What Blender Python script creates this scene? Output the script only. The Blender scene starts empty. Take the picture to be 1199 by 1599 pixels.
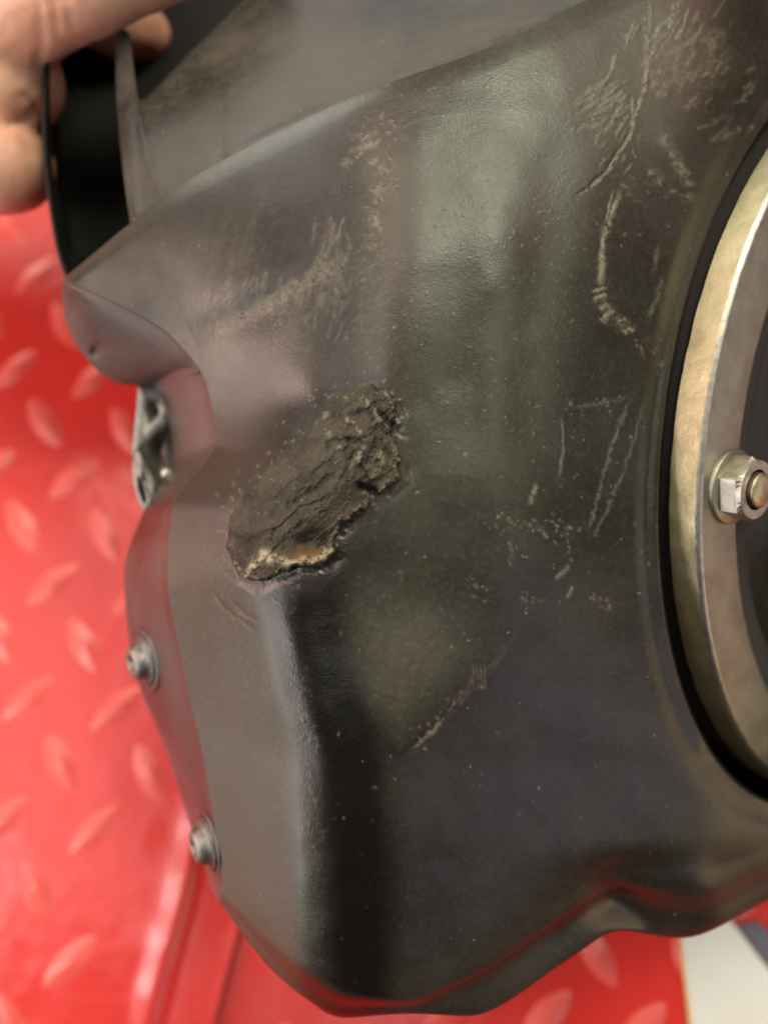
import bpy, math, random
import numpy as np
from mathutils import Matrix, Vector, Euler

random.seed(7)
rng = np.random.default_rng(7)
sc = bpy.context.scene
COL = sc.collection

# ------------------------------------------------------------------ camera
FPX, CX, CY = 1300.0, 599.5, 799.5          # focal length and centre in photo pixels (1199 x 1599)
TILT = math.radians(14.0)
D0 = 0.300                                  # metres from lens to the mat along the axis
CAM = np.array([0.0, 0.0, D0 * math.cos(TILT)])
cam_d = bpy.data.cameras.new('camera')
cam = bpy.data.objects.new('camera', cam_d)
COL.objects.link(cam)
cam.location = CAM
cam.rotation_euler = (TILT, 0, 0)
cam_d.sensor_fit = 'VERTICAL'
cam_d.sensor_height = 24.0
cam_d.lens = FPX / 1599.0 * 24.0
cam_d.clip_start = 0.002
cam_d.clip_end = 50.0
cam_d.dof.use_dof = True
cam_d.dof.focus_distance = 0.1505
cam_d.dof.aperture_fstop = cam_d.lens / 4.1
sc.camera = cam
RC = np.array(Euler((TILT, 0, 0)).to_matrix())

# ------------------------------------------------------------------ world, lamps, exposure
w = bpy.data.worlds.new('World')
sc.world = w
w.use_nodes = True
bg = w.node_tree.nodes['Background']
bg.inputs[0].default_value = (1.0, 0.93, 0.84, 1)
bg.inputs[1].default_value = 0.005

def area(name, loc, target, sx, sy, power, col):
    l = bpy.data.lights.new(name, 'AREA')
    l.shape = 'RECTANGLE'
    l.size, l.size_y = sx, sy
    l.energy = power
    l.color = col
    o = bpy.data.objects.new(name, l)
    COL.objects.link(o)
    o.location = loc
    d = Vector(target) - Vector(loc)
    o.rotation_euler = d.to_track_quat('-Z', 'Y').to_euler()
    return o

# unseen fill lights added all round; directions, colours and strengths fitted to the shading
def lamp(name, az, el, sx, sy, power, col, d=1.3):
    a, e = math.radians(az), math.radians(el)
    area(name, (d*math.cos(e)*math.cos(a), d*math.cos(e)*math.sin(a), 0.118 + d*math.sin(e)), (0, 0, 0.118), sx, sy, power, col)
for nm, az, el, sz, col in (
        ('left_fill', 175, 13, 0.6, (0.98, 0.70, 0.60)), ('left_fill', 208, 12, 0.6, (0.62, 0.60, 0.57)),
        ('back_fill', 120, 12, 0.6, (0.49, 0.48, 0.41)), ('back_fill', 135, 35, 0.5, (0.23, 0.195, 0.17)),
        ('back_fill', 90, 12, 0.6, (0.15, 0.19, 0.20)), ('back_fill', 60, 12, 0.6, (0.11, 0.065, 0.02)),
        ('right_fill', 0, 12, 0.6, (0.12, 0.115, 0.125)), ('right_fill', 330, 12, 0.6, (0.25, 0.175, 0.10)),
        ('right_fill', 45, 35, 0.5, (0.15, 0.06, 0.07)), ('right_fill', 315, 35, 0.5, (0.085, 0.085, 0.12)),
        ('high_fill', 60, 60, 0.35, (0.95, 1.0, 0.76)), ('high_fill', 120, 60, 0.35, (0.56, 0.40, 0.33)),
        ('high_fill', 180, 55, 0.7, (0.44, 0.38, 0.37)), ('high_fill', 0, 60, 0.35, (0.14, 0.145, 0.11))):
    k = max(col)
    lamp(nm, az, el, sz, 0.45 if el < 20 else sz, 10*k, tuple(c/k for c in col))
lamp('bar_glint_fill', 270, 69, 0.16, 0.16, 0.4, (1.0, 0.95, 0.92))  # unseen light added to put glints on the tread bars
lamp('mat_sheen_fill', 236, 67, 0.6, 0.06, 0.3, (1.0, 0.93, 0.86))  # unseen light added for sheen on the lower left mat
lamp('seam_glare_fill', 199, 50, 0.20, 0.14, 2.2, (0.90, 0.98, 0.98))  # unseen light added for the seam glare and the corner streak

sc.view_settings.view_transform = 'Standard'
sc.view_settings.look = 'None'
sc.view_settings.exposure = 0.0
sc.view_settings.gamma = 1.0

# ------------------------------------------------------------------ helpers
def P(px, py, D):
    """point of the place seen at photo pixel (px, py), D millimetres deep along the lens axis"""
    px = np.asarray(px, float); py = np.asarray(py, float); D = np.asarray(D, float) * 1e-3
    px, py, D = np.broadcast_arrays(px, py, D)
    c = np.stack([(px - CX) / FPX * D, -(py - CY) / FPX * D, -D], -1)
    return c @ RC.T + CAM

def F(px, py, z=0.0):
    """where the ray through a pixel meets the horizontal plane at height z (metres)"""
    r = np.array([(px - CX) / FPX, -(py - CY) / FPX, -1.0]) @ RC.T
    t = (z - CAM[2]) / r[2]
    return CAM + r * t

def wloc(o):
    v = Vector((0, 0, 0))
    while o:
        v = v + o.location
        o = o.parent
    return np.array(v)

def link(name, me, mat, parent=None, loc=(0, 0, 0)):
    o = bpy.data.objects.new(name, me)
    COL.objects.link(o)
    if parent: o.parent = parent
    o.location = loc
    if mat: me.materials.append(mat)
    return o

def build(name, V, Fs, mat, parent=None, smooth=True, origin=None):
    """one mesh object from world coordinates; its origin goes to its own centre"""
    V = np.asarray(V, float)
    c = V.mean(0) if origin is None else np.asarray(origin, float)
    base = wloc(parent) if parent else np.zeros(3)
    me = bpy.data.meshes.new(name)
    if isinstance(Fs, np.ndarray):
        k = Fs.shape[1]
        me.vertices.add(len(V)); me.vertices.foreach_set('co', (V - c).astype(np.float32).ravel())
        me.loops.add(Fs.size); me.loops.foreach_set('vertex_index', Fs.astype(np.int32).ravel())
        me.polygons.add(len(Fs)); me.polygons.foreach_set('loop_start', (np.arange(len(Fs)) * k).astype(np.int32))
        me.update(calc_edges=True)
    else:
        me.from_pydata((V - c).tolist(), [], [list(f) for f in Fs])
        me.update()
    me.polygons.foreach_set('use_smooth', np.full(len(me.polygons), smooth))
    return link(name, me, mat, parent, tuple(c - base))

def gridfaces(nr, nc, wrap=False, flip=False):
    i = np.arange(nr - 1)[:, None]
    j = np.arange(nc if wrap else nc - 1)[None, :]
    j2 = (j + 1) % nc
    a = i * nc + j; b = i * nc + j2; c = (i + 1) * nc + j2; d = (i + 1) * nc + j
    q = np.stack([a, d, c, b] if not flip else [a, b, c, d], -1)
    return q.reshape(-1, 4)

def fattr(o, name, vals):
    a = o.data.attributes.new(name, 'FLOAT', 'POINT')
    a.data.foreach_set('value', np.asarray(vals, np.float32).ravel())

def tag(o, label=None, cat=None, group=None, kind=None):
    if label: o['label'] = label
    if cat: o['category'] = cat
    if group: o['group'] = group
    if kind: o['kind'] = kind
    return o

def empty(name, loc):
    o = bpy.data.objects.new(name, None)
    COL.objects.link(o)
    o.empty_display_size = 0.02
    o.location = loc
    return o

def pchip(Y, x):
    """monotone cubic through rows of Y at integer knots, sampled at x; Y (n, ...)"""
    n = len(Y)
    d = np.diff(Y, axis=0)
    m = np.zeros_like(Y)
    if n > 2:
        a, b = d[:-1], d[1:]
        same = (a * b) > 0
        with np.errstate(divide='ignore', invalid='ignore'):
            h = 2 * a * b / (a + b)
        m[1:-1] = np.where(same, h, 0)
    m[0] = d[0]; m[-1] = d[-1]
    i = np.clip(np.floor(x).astype(int), 0, n - 2)
    t = (x - i).reshape((-1,) + (1,) * (Y.ndim - 1))
    h00 = 2*t**3 - 3*t**2 + 1; h10 = t**3 - 2*t**2 + t; h01 = -2*t**3 + 3*t**2; h11 = t**3 - t**2
    return h00*Y[i] + h10*m[i] + h01*Y[i+1] + h11*m[i+1]

def catmull(Y, x):
    n = len(Y)
    m = np.zeros_like(Y)
    m[1:-1] = (Y[2:] - Y[:-2]) / 2
    m[0] = Y[1] - Y[0]; m[-1] = Y[-1] - Y[-2]
    i = np.clip(np.floor(x).astype(int), 0, n - 2)
    t = (x - i).reshape((-1,) + (1,) * (Y.ndim - 1))
    h00 = 2*t**3 - 3*t**2 + 1; h10 = t**3 - 2*t**2 + t; h01 = -2*t**3 + 3*t**2; h11 = t**3 - t**2
    return h00*Y[i] + h10*m[i] + h01*Y[i+1] + h11*m[i+1]

def params(G, axis, step):
    """sample positions so that a span is cut about every `step` pixels"""
    L = np.linalg.norm(np.diff(G[..., :2], axis=axis), axis=-1)
    L = L.max(axis=1 - axis)
    out = []
    for k, l in enumerate(L):
        n = max(2, int(math.ceil(l / step)))
        out.append(k + np.arange(n) / n)
    out.append([len(L)])
    return np.concatenate(out)

def loft(G, step, fr=pchip, fc=pchip):
    G = np.asarray(G, float)
    xr = params(G, 0, step); xc = params(G, 1, step)
    A = fr(G, xr)
    B = fc(np.swapaxes(A, 0, 1), xc)
    return np.swapaxes(B, 0, 1)             # (Nr, Nc, 3)

def ss(a, b, x):
    t = np.clip((x - a) / (b - a), 0, 1)
    return t * t * (3 - 2 * t)

class VN:
    """value noise on a lattice"""
    def __init__(s, seed): s.t = np.random.default_rng(seed).random((256, 256))
    def __call__(s, x, y):
        xi = np.floor(x).astype(int); yi = np.floor(y).astype(int)
        fx = x - xi; fy = y - yi
        fx = fx*fx*(3-2*fx); fy = fy*fy*(3-2*fy)
        t = s.t; a = t[xi % 256, yi % 256]; b = t[(xi+1) % 256, yi % 256]
        c = t[xi % 256, (yi+1) % 256]; d = t[(xi+1) % 256, (yi+1) % 256]
        return (a*(1-fx)+b*fx)*(1-fy) + (c*(1-fx)+d*fx)*fy
def fbm(x, y, seed, octv=4):
    v = 0; a = 0.5; tot = 0
    for k in range(octv):
        v = v + a * VN(seed + k)(x * 2**k + 13.7*k, y * 2**k + 5.1*k); tot += a; a *= 0.55
    return v / tot

def segdist(px, py, pts):
    """distance to a polyline and position along it"""
    best = np.full(px.shape, 1e9); pos = np.zeros(px.shape)
    n = len(pts) - 1
    for k in range(n):
        ax, ay = pts[k][:2]; bx, by = pts[k+1][:2]
        dx, dy = bx-ax, by-ay
        t = np.clip(((px-ax)*dx + (py-ay)*dy) / max(1e-9, dx*dx+dy*dy), 0, 1)
        d = np.hypot(px-ax-t*dx, py-ay-t*dy)
        m = d < best
        best = np.where(m, d, best); pos = np.where(m, (k+t)/n, pos)
    return best, pos

def inpoly(px, py, poly):
    r = np.zeros(px.shape, bool)
    n = len(poly)
    for k in range(n):
        x1, y1 = poly[k]; x2, y2 = poly[(k+1) % n]
        c = ((y1 > py) != (y2 > py))
        with np.errstate(divide='ignore', invalid='ignore'):
            xx = (x2-x1)*(py-y1)/((y2-y1) if y2 != y1 else 1e-9) + x1
        r ^= c & (px < xx)
    return r

def sdf(px, py, poly):
    d, _ = segdist(px, py, list(poly) + [poly[0]])
    return np.where(inpoly(px, py, poly), d, -d)      # positive inside

# ------------------------------------------------------------------ materials
def mat(name):
    m = bpy.data.materials.new(name); m.use_nodes = True
    nt = m.node_tree
    return m, nt, nt.nodes['Principled BSDF']

def N(nt, typ, **kw):
    n = nt.nodes.new(typ)
    for k, v in kw.items():
        if k.startswith('i_'):
            n.inputs[k[2:].replace('_', ' ')].default_value = v
        else: setattr(n, k, v)
    return n

def mixc(nt, fac, a, b):
    n = nt.nodes.new('ShaderNodeMix'); n.data_type = 'RGBA'
    for sock, v in ((0, fac), (6, a), (7, b)):
        if hasattr(v, 'is_linked') or isinstance(v, bpy.types.NodeSocket): nt.links.new(v, n.inputs[sock])
        else: n.inputs[sock].default_value = v if sock == 0 else (*v, 1)
    return n.outputs[2]

def math_(nt, op, a, b=None, clamp=False):
    n = nt.nodes.new('ShaderNodeMath'); n.operation = op; n.use_clamp = clamp
    for i, v in enumerate((a, b)):
        if v is None: continue
        if isinstance(v, bpy.types.NodeSocket): nt.links.new(v, n.inputs[i])
        else: n.inputs[i].default_value = v
    return n.outputs[0]

def ramp(nt, v, a, b, lo=0.0, hi=1.0):
    n = nt.nodes.new('ShaderNodeMapRange'); n.interpolation_type = 'SMOOTHSTEP'
    nt.links.new(v, n.inputs[0])
    n.inputs[1].default_value = a; n.inputs[2].default_value = b
    n.inputs[3].default_value = lo; n.inputs[4].default_value = hi
    return n.outputs[0]

def noise(nt, scale, detail=4, rough=0.55, vec=None):
    n = nt.nodes.new('ShaderNodeTexNoise')
    n.inputs['Scale'].default_value = scale; n.inputs['Detail'].default_value = detail
    n.inputs['Roughness'].default_value = rough
    if vec is not None: nt.links.new(vec, n.inputs['Vector'])
    return n.outputs[0]

def objco(nt, scale=(1, 1, 1), rot=(0, 0, 0)):
    tc = nt.nodes.new('ShaderNodeTexCoord')
    mp = nt.nodes.new('ShaderNodeMapping')
    mp.inputs['Scale'].default_value = scale; mp.inputs['Rotation'].default_value = rot
    nt.links.new(tc.outputs['Object'], mp.inputs[0])
    return mp.outputs[0]

def bump(nt, bsdf, h, strength, dist):
    b = nt.nodes.new('ShaderNodeBump')
    b.inputs['Strength'].default_value = strength; b.inputs['Distance'].default_value = dist
    nt.links.new(h, b.inputs['Height']); nt.links.new(b.outputs[0], bsdf.inputs['Normal'])

def plastic(name, base=(0.0110, 0.0095, 0.0072), dust=(0.064, 0.055, 0.040), dustamt=0.34, rough=0.30, attrs=False):
    m, nt, b = mat(name)
    v = objco(nt)
    n1 = noise(nt, 28, 5, 0.6, v)
    n2 = noise(nt, 900, 3, 0.6, v)
    n3 = noise(nt, 2600, 2, 0.5, v)
    cloud = ramp(nt, n1, 0.38, 0.68)
    grain = ramp(nt, n2, 0.45, 0.75)
    dm = math_(nt, 'MULTIPLY', math_(nt, 'ADD', math_(nt, 'MULTIPLY', cloud, 0.7), math_(nt, 'MULTIPLY', grain, 0.35)), dustamt, True)
    col = mixc(nt, dm, base, dust)
    spk = ramp(nt, noise(nt, 520, 2, 0.5, v), 0.735, 0.77)
    col = mixc(nt, math_(nt, 'MULTIPLY', spk, 0.55), col, (0.20, 0.18, 0.13))
    r = math_(nt, 'ADD', math_(nt, 'MULTIPLY', dm, 0.35), rough)
    h = math_(nt, 'ADD', math_(nt, 'MULTIPLY', n3, 0.9), n2)
    if attrs:
        a = N(nt, 'ShaderNodeAttribute', attribute_name='wear').outputs['Fac']
        dust_and_light = N(nt, 'ShaderNodeAttribute', attribute_name='dust_and_light').outputs['Fac']
        gouge = N(nt, 'ShaderNodeAttribute', attribute_name='gouge').outputs['Fac']
        shd = N(nt, 'ShaderNodeAttribute', attribute_name='shade_band').outputs['Fac']
        col = mixc(nt, shd, col, (0.0055, 0.005, 0.0042))  # painted shade of the dark corner band
        r = math_(nt, 'SUBTRACT', r, math_(nt, 'MULTIPLY', shd, 0.06))
        nb = ramp(nt, noise(nt, 1500, 3, 0.65, v), 0.30, 0.62)
        aw = math_(nt, 'MULTIPLY', a, math_(nt, 'ADD', math_(nt, 'MULTIPLY', nb, 0.75), 0.25), True)
        col = mixc(nt, math_(nt, 'MULTIPLY', dust_and_light, math_(nt, 'ADD', math_(nt, 'MULTIPLY', grain, 0.4), 0.6)), col, (0.066, 0.062, 0.040))
        col = mixc(nt, aw, col, (0.235, 0.205, 0.140))
        col = mixc(nt, gouge, col, (0.030, 0.021, 0.010))
        r = math_(nt, 'ADD', r, math_(nt, 'MULTIPLY', math_(nt, 'ADD', math_(nt, 'MULTIPLY', aw, 2.0), dust_and_light), 0.07), True)
        h = math_(nt, 'ADD', h, math_(nt, 'MULTIPLY', math_(nt, 'MULTIPLY', a, nb), 2.0))
    nt.links.new(col, b.inputs['Base Color']); nt.links.new(r, b.inputs['Roughness'])
    bump(nt, b, h, 0.27, 0.00014)
    return m

M_BODY = plastic('worn_black_plastic', attrs=True)
M_PLAIN = plastic('black_plastic', dust=(0.085, 0.068, 0.055), dustamt=0.55, rough=0.28)
M_TAB = plastic('matt_black_plastic', dust=(0.110, 0.084, 0.072), dustamt=0.9, rough=0.40)
M_TOP = plastic('dusty_black_plastic', dust=(0.085, 0.074, 0.056), dustamt=0.95, rough=0.42)
M_DARK = plastic('deep_black_plastic', base=(0.005, 0.0045, 0.0038), dust=(0.014, 0.012, 0.009), dustamt=0.2, rough=0.75)
M_DARK.node_tree.nodes['Principled BSDF'].inputs['Specular IOR Level'].default_value = 0.25
M_RUB = plastic('black_rubber', base=(0.012, 0.011, 0.010), dust=(0.05, 0.045, 0.038), dustamt=0.4, rough=0.6)

def torn():
    m, nt, b = mat('torn_plastic')
    v = objco(nt)
    n1 = noise(nt, 130, 6, 0.65, v); n2 = noise(nt, 700, 5, 0.65, v)
    hi = N(nt, 'ShaderNodeAttribute', attribute_name='frayed').outputs['Fac']
    mud = N(nt, 'ShaderNodeAttribute', attribute_name='mud').outputs['Fac']
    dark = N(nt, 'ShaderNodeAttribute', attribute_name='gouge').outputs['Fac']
    col = mixc(nt, ramp(nt, n1, 0.36, 0.64), (0.017, 0.0142, 0.0098), (0.048, 0.040, 0.026))
    col = mixc(nt, math_(nt, 'MULTIPLY', ramp(nt, n2, 0.48, 0.68), 0.4), col, (0.085, 0.073, 0.049))
    col = mixc(nt, math_(nt, 'MULTIPLY', mud, 0.85), col, (0.125, 0.068, 0.020))
    col = mixc(nt, math_(nt, 'MULTIPLY', hi, ramp(nt, n2, 0.36, 0.56)), col, (0.34, 0.30, 0.20))
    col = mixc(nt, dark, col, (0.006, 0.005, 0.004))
    nt.links.new(col, b.inputs['Base Color'])
    b.inputs['Roughness'].default_value = 0.66
    b.inputs['Specular IOR Level'].default_value = 0.3
    bump(nt, b, math_(nt, 'ADD', n2, n1), 0.5, 0.0004)
    return m
M_TORN = torn()

def metal(name, col, col2, rough, metallic=1.0, scale=300, bstr=0.15):
    m, nt, b = mat(name)
    v = objco(nt)
    n1 = noise(nt, scale, 4, 0.6, v); n2 = noise(nt, scale*6, 3, 0.6, v)
    nt.links.new(mixc(nt, ramp(nt, n1, 0.35, 0.68), col, col2), b.inputs['Base Color'])
    nt.links.new(math_(nt, 'ADD', math_(nt, 'MULTIPLY', n2, 0.2), rough-0.1), b.inputs['Roughness'])
    b.inputs['Metallic'].default_value = metallic
    bump(nt, b, math_(nt, 'ADD', n1, math_(nt, 'MULTIPLY', n2, 0.4)), bstr, 0.0003)
    return m
M_ZINC = metal('yellowed_zinc', (0.62, 0.55, 0.34), (0.52, 0.455, 0.28), 0.50, scale=260, bstr=0.4)
M_FACE = metal('brushed_zinc', (0.37, 0.35, 0.275), (0.29, 0.27, 0.21), 0.48, scale=150, bstr=0.15)
M_STEEL = metal('bright_steel', (0.52, 0.49, 0.43), (0.36, 0.335, 0.285), 0.42, scale=500)
M_STUD = metal('brassy_steel', (0.54, 0.47, 0.31), (0.36, 0.30, 0.2), 0.45, scale=500)
M_SCREW = metal('grey_screw_steel', (0.25, 0.245, 0.225), (0.16, 0.157, 0.145), 0.5, scale=500)
M_WASH = metal('dark_washer_steel', (0.16, 0.155, 0.135), (0.10, 0.095, 0.085), 0.5, scale=500)

def vinyl(name='red_vinyl', c1=(0.62, 0.034, 0.026), c2=(0.55, 0.028, 0.022), rough=0.17):
    m, nt, b = mat(name)
    v = objco(nt)
    n1 = noise(nt, 14, 4, 0.55, v); n2 = noise(nt, 160, 3, 0.5, v)
    nt.links.new(mixc(nt, ramp(nt, n1, 0.35, 0.65), c1, c2), b.inputs['Base Color'])
    nt.links.new(math_(nt, 'ADD', math_(nt, 'MULTIPLY', n2, 0.10), rough), b.inputs['Roughness'])
    bump(nt, b, math_(nt, 'ADD', n1, math_(nt, 'MULTIPLY', n2, 0.05)), 0.5, 0.003)
    return m
M_RED = vinyl()
M_BAR = vinyl('highlit_red_vinyl', (0.70, 0.110, 0.090), (0.66, 0.08, 0.066), 0.20)  # paler copy of the mat vinyl, bar highlights painted into its colour

def simple(name, c1, c2, rough, scale, sub=0.0):
    m, nt, b = mat(name)
    v = objco(nt)
    n1 = noise(nt, scale, 5, 0.6, v)
    nt.links.new(mixc(nt, ramp(nt, n1, 0.35, 0.65), c1, c2), b.inputs['Base Color'])
    b.inputs['Roughness'].default_value = rough
    if sub:
        b.inputs['Subsurface Weight'].default_value = sub
        b.inputs['Subsurface Radius'].default_value = (1.0, 0.35, 0.2)
        b.inputs['Subsurface Scale'].default_value = 0.003
    bump(nt, b, noise(nt, scale*8, 3, 0.6, v), 0.15, 0.0004)
    return m
M_SKIN = simple('skin', (0.73, 0.42, 0.285), (0.63, 0.315, 0.21), 0.5, 60, 0.25)
M_NAIL = simple('fingernail', (0.66, 0.38, 0.30), (0.60, 0.34, 0.26), 0.3, 60)
M_PAPER = simple('cream_paper', (0.66, 0.645, 0.60), (0.63, 0.615, 0.57), 0.6, 30)
M_INK = simple('blue_grey_print', (0.10, 0.10, 0.13), (0.08, 0.08, 0.11), 0.6, 80)
M_EDGE = simple('yellowed_paper_edge', (0.70, 0.52, 0.22), (0.62, 0.45, 0.2), 0.7, 80)
M_CONC = simple('concrete', (0.30, 0.29, 0.27), (0.22, 0.21, 0.2), 0.8, 8)

# ------------------------------------------------------------------ floor and mats
zf = -0.002
R_ = 3.0
build('floor', [(-R_, -R_, zf), (R_, -R_, zf), (R_, R_, zf), (-R_, R_, zf)], [(0, 1, 2, 3)], M_CONC)['kind'] = 'structure'

ZT = 0.005                                    # top of the tread mat on the left
sA = F(300, 1345, ZT); sB = F(237, 1599, ZT)
u = (sB - sA); u[2] = 0; u /= np.linalg.norm(u)       # along the welded seam, towards the photographer
nrm = np.array([-u[1], u[0], 0.0])                     # across the seam, to the right
if nrm[0] < 0: nrm = -nrm
prof = [(-420, 5), (-250, 5), (-120, 5), (-60, 5), (-30, 5), (-14, 5), (-8, 5.0), (-5.6, 5.1), (-4.6, 5.28), (-3.6, 5.48), (-2.4, 5.74), (-1.2, 5.98), (-0.5, 5.95), (0.2, 5.5), (1.0, 4.6),
        (2.2, 3.9), (5, 3.5), (9, 3.2), (12.4, 3.0), (13.4, 3.15), (14.2, 3.2), (14.8, 2.7), (15.0, 1.8), (14.7, 1.1), (14.0, 1.0)]
prof = [(a*1.304, 5 + (b-5)*1.304 if b > 4.9 else b) for a, b in prof]
s_al = np.linspace(-0.75, 0.40, 420)
VV = []
for t in s_al:
    for (s, z) in prof:
        p = sA + u * t + nrm * (s * 1e-3)
        wob = 0.0004 * math.sin(t * 55 + 1) + 0.0003 * math.sin(t * 131)
        VV.append((p[0] + nrm[0]*wob, p[1] + nrm[1]*wob, z * 1e-3 + (0.00018*math.sin(t*90+s*.05)+0.00012*math.sin(t*330) if -10 < s < 1 else 0)))
mat_l = empty('tread_mat', tuple(sA * [1, 1, 0]))
tag(mat_l, 'glossy red diamond tread vinyl mat on the left with a welded bright seam edge', 'floor mat', 'red tread mats')
build('mat_sheet', VV, gridfaces(len(s_al), len(prof), flip=True), M_RED, mat_l)
mat_r = empty('tread_mat', tuple(sA * [1, 1, 0] + nrm * 0.18))
tag(mat_r, 'red tread vinyl mat at the bottom under the cream card, tucked beneath the seamed mat', 'floor mat', 'red tread mats')
VV = []
ss_ = np.linspace(0.009, 0.55, 90)
for t in s_al:
    for s in ss_:
        p = sA + u * t + nrm * s
        VV.append((p[0], p[1], 0.0006 + 0.0005*math.exp(-((s-0.027)/0.0045)**2)))
build('mat_sheet', VV, gridfaces(len(s_al), len(ss_), flip=True), M_RED, mat_r)

def bar_mesh():
    """a raised lens-shaped tread bar with a soft skirt, long axis X"""
    L, W, H = 0.0120, 0.0050, 0.0009
    nr, na = 8, 28
    V = [(0, 0, H)]
    for i in range(1, nr + 1):
        r = i / nr
        h = H * (1 - ss(0.0, 1.0, r)) - (0.0003 if i == nr else 0)
        for k in range(na):
            a = 2 * math.pi * k / na
            cx_, sy_ = math.cos(a), math.sin(a)
            x = L * cx_ * r
            y = W * r * sy_ * (1 - 0.35 * cx_ * cx_)
            V.append((x, y, h))
    Fc = [(0, 1 + k, 1 + (k + 1) % na) for k in range(na)]
    for i in range(nr - 1):
        for k in range(na):
            a = 1 + i*na + k; b = 1 + i*na + (k+1) % na
            Fc.append((a, a + na, b + na, b))
    me = bpy.data.meshes.new('tread_bar')
    me.from_pydata(V, [], Fc); me.update()
    me.polygons.foreach_set('use_smooth', np.ones(len(me.polygons), bool))
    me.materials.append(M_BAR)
    return me
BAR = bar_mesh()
o0 = F(182, 1106, ZT); a1 = F(45, 1090, ZT) - o0; b1 = F(147, 1297, ZT) - o0
d1 = F(205, 1085, ZT) - F(158, 1128, ZT); ang1 = math.atan2(d1[1], d1[0])
d2 = F(68, 1145, ZT) - F(106, 1222, ZT); ang2 = math.atan2(d2[1], d2[0])
def visible_px(p):
    c = (p - CAM) @ RC
    if c[2] > -1e-3: return None
    return CX + c[0]/-c[2]*FPX, CY - c[1]/-c[2]*FPX
nbar = 0
for i in range(-9, 12):
    for j in range(-10, 8):
        for kind in (0, 1):
            p = o0 + a1 * (i + 0.5*kind) + b1 * (j + 0.5*kind)
            q = visible_px(p)
            s = float((p - sA) @ nrm)
            left = s < -0.0175
            right = s > 0.044
            if not (left or right): continue
            if not (-170 < q[0] < 1330 and -60 < q[1] < 1720): continue
            if not left and q[1] < 1300: continue
            if left and q[0] > 480: continue
            par = mat_l if left else mat_r
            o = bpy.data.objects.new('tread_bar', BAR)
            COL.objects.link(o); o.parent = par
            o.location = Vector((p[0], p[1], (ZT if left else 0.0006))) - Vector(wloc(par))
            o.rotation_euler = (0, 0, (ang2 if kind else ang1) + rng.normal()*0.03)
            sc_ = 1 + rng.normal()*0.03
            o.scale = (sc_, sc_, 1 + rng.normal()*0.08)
            nbar += 1
print('bars', nbar)

# cream card at the lower right
def slab(name, pts, z0, z1, m, parent=None):
    n = len(pts)
    V = [(x, y, z0) for x, y in pts] + [(x, y, z1) for x, y in pts]
    Fc = [tuple(range(n))[::-1], tuple(range(n, 2*n))] + [(i, (i+1) % n, n+(i+1) % n, n+i) for i in range(n)]
    return build(name, V, Fc, m, parent, smooth=False)
zc = 0.0030
q = [F(*p, zc)[:2] for p in ((1058, 1405), (1142, 1440), (1345, 1700), (1094, 1705))]
card = empty('paper_card', (float(np.mean([p[0] for p in q])), float(np.mean([p[1] for p in q])), 0.0012))
tag(card, 'cream printed card with a blue grey edge stripe lying on the red mat', 'card')
slab('sheet', q, 0.0022, 0.0030, M_PAPER, card)
qe = [F(*p, zc)[:2] for p in ((1056, 1405), (1058, 1405), (1094, 1705), (1087, 1705))]
slab('edge_strip', qe, 0.0020, 0.0028, M_EDGE, card)
qs = [F(*p, zc)[:2] for p in ((1150, 1446), (1186, 1440), (1405, 1700), (1352, 1700))]
slab('printed_stripe', qs, 0.0021, 0.0029, M_INK, card)

# ------------------------------------------------------------------ the airbox
air = empty('air_box', tuple(P(650, 1000, 200)))
tag(air, 'worn black moulded plastic air box with a zinc clamp ring and torn corner', 'air box')

# ring frame (fitted to its outline)
SCL = 1.12
RD, RR, RT, RI = 188.08*SCL*1e-3, 80.14*SCL*1e-3, 5.06*SCL*1e-3, 0.853
RCEN = P(1414.6, 702.0, RD*1e3)
rn = np.array([0.754, -0.168, 1.0]); rn /= np.linalg.norm(rn)
ra = np.cross(rn, [0, 1, 0]); ra /= np.linalg.norm(ra); rb = np.cross(rn, ra)
RN, RA, RB = RC @ rn, RC @ ra, RC @ rb
def ring_plane(px, py, off):
    """radius in the ring's plane and lens depth (mm) where a pixel's ray meets the plane `off` metres along the axis"""
    r = np.stack([(px - CX) / FPX, -(py - CY) / FPX, -np.ones_like(px)], -1)
    c = np.array([(1414.6 - CX)/FPX*RD, -(702.0 - CY)/FPX*RD, -RD]) + rn*off
    den = r @ rn
    t = (c @ rn) / np.where(np.abs(den) < 1e-6, -1e-6, den)
    hit = r * t[..., None]
    return np.linalg.norm(hit - c, axis=-1), t * 1e3

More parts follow.
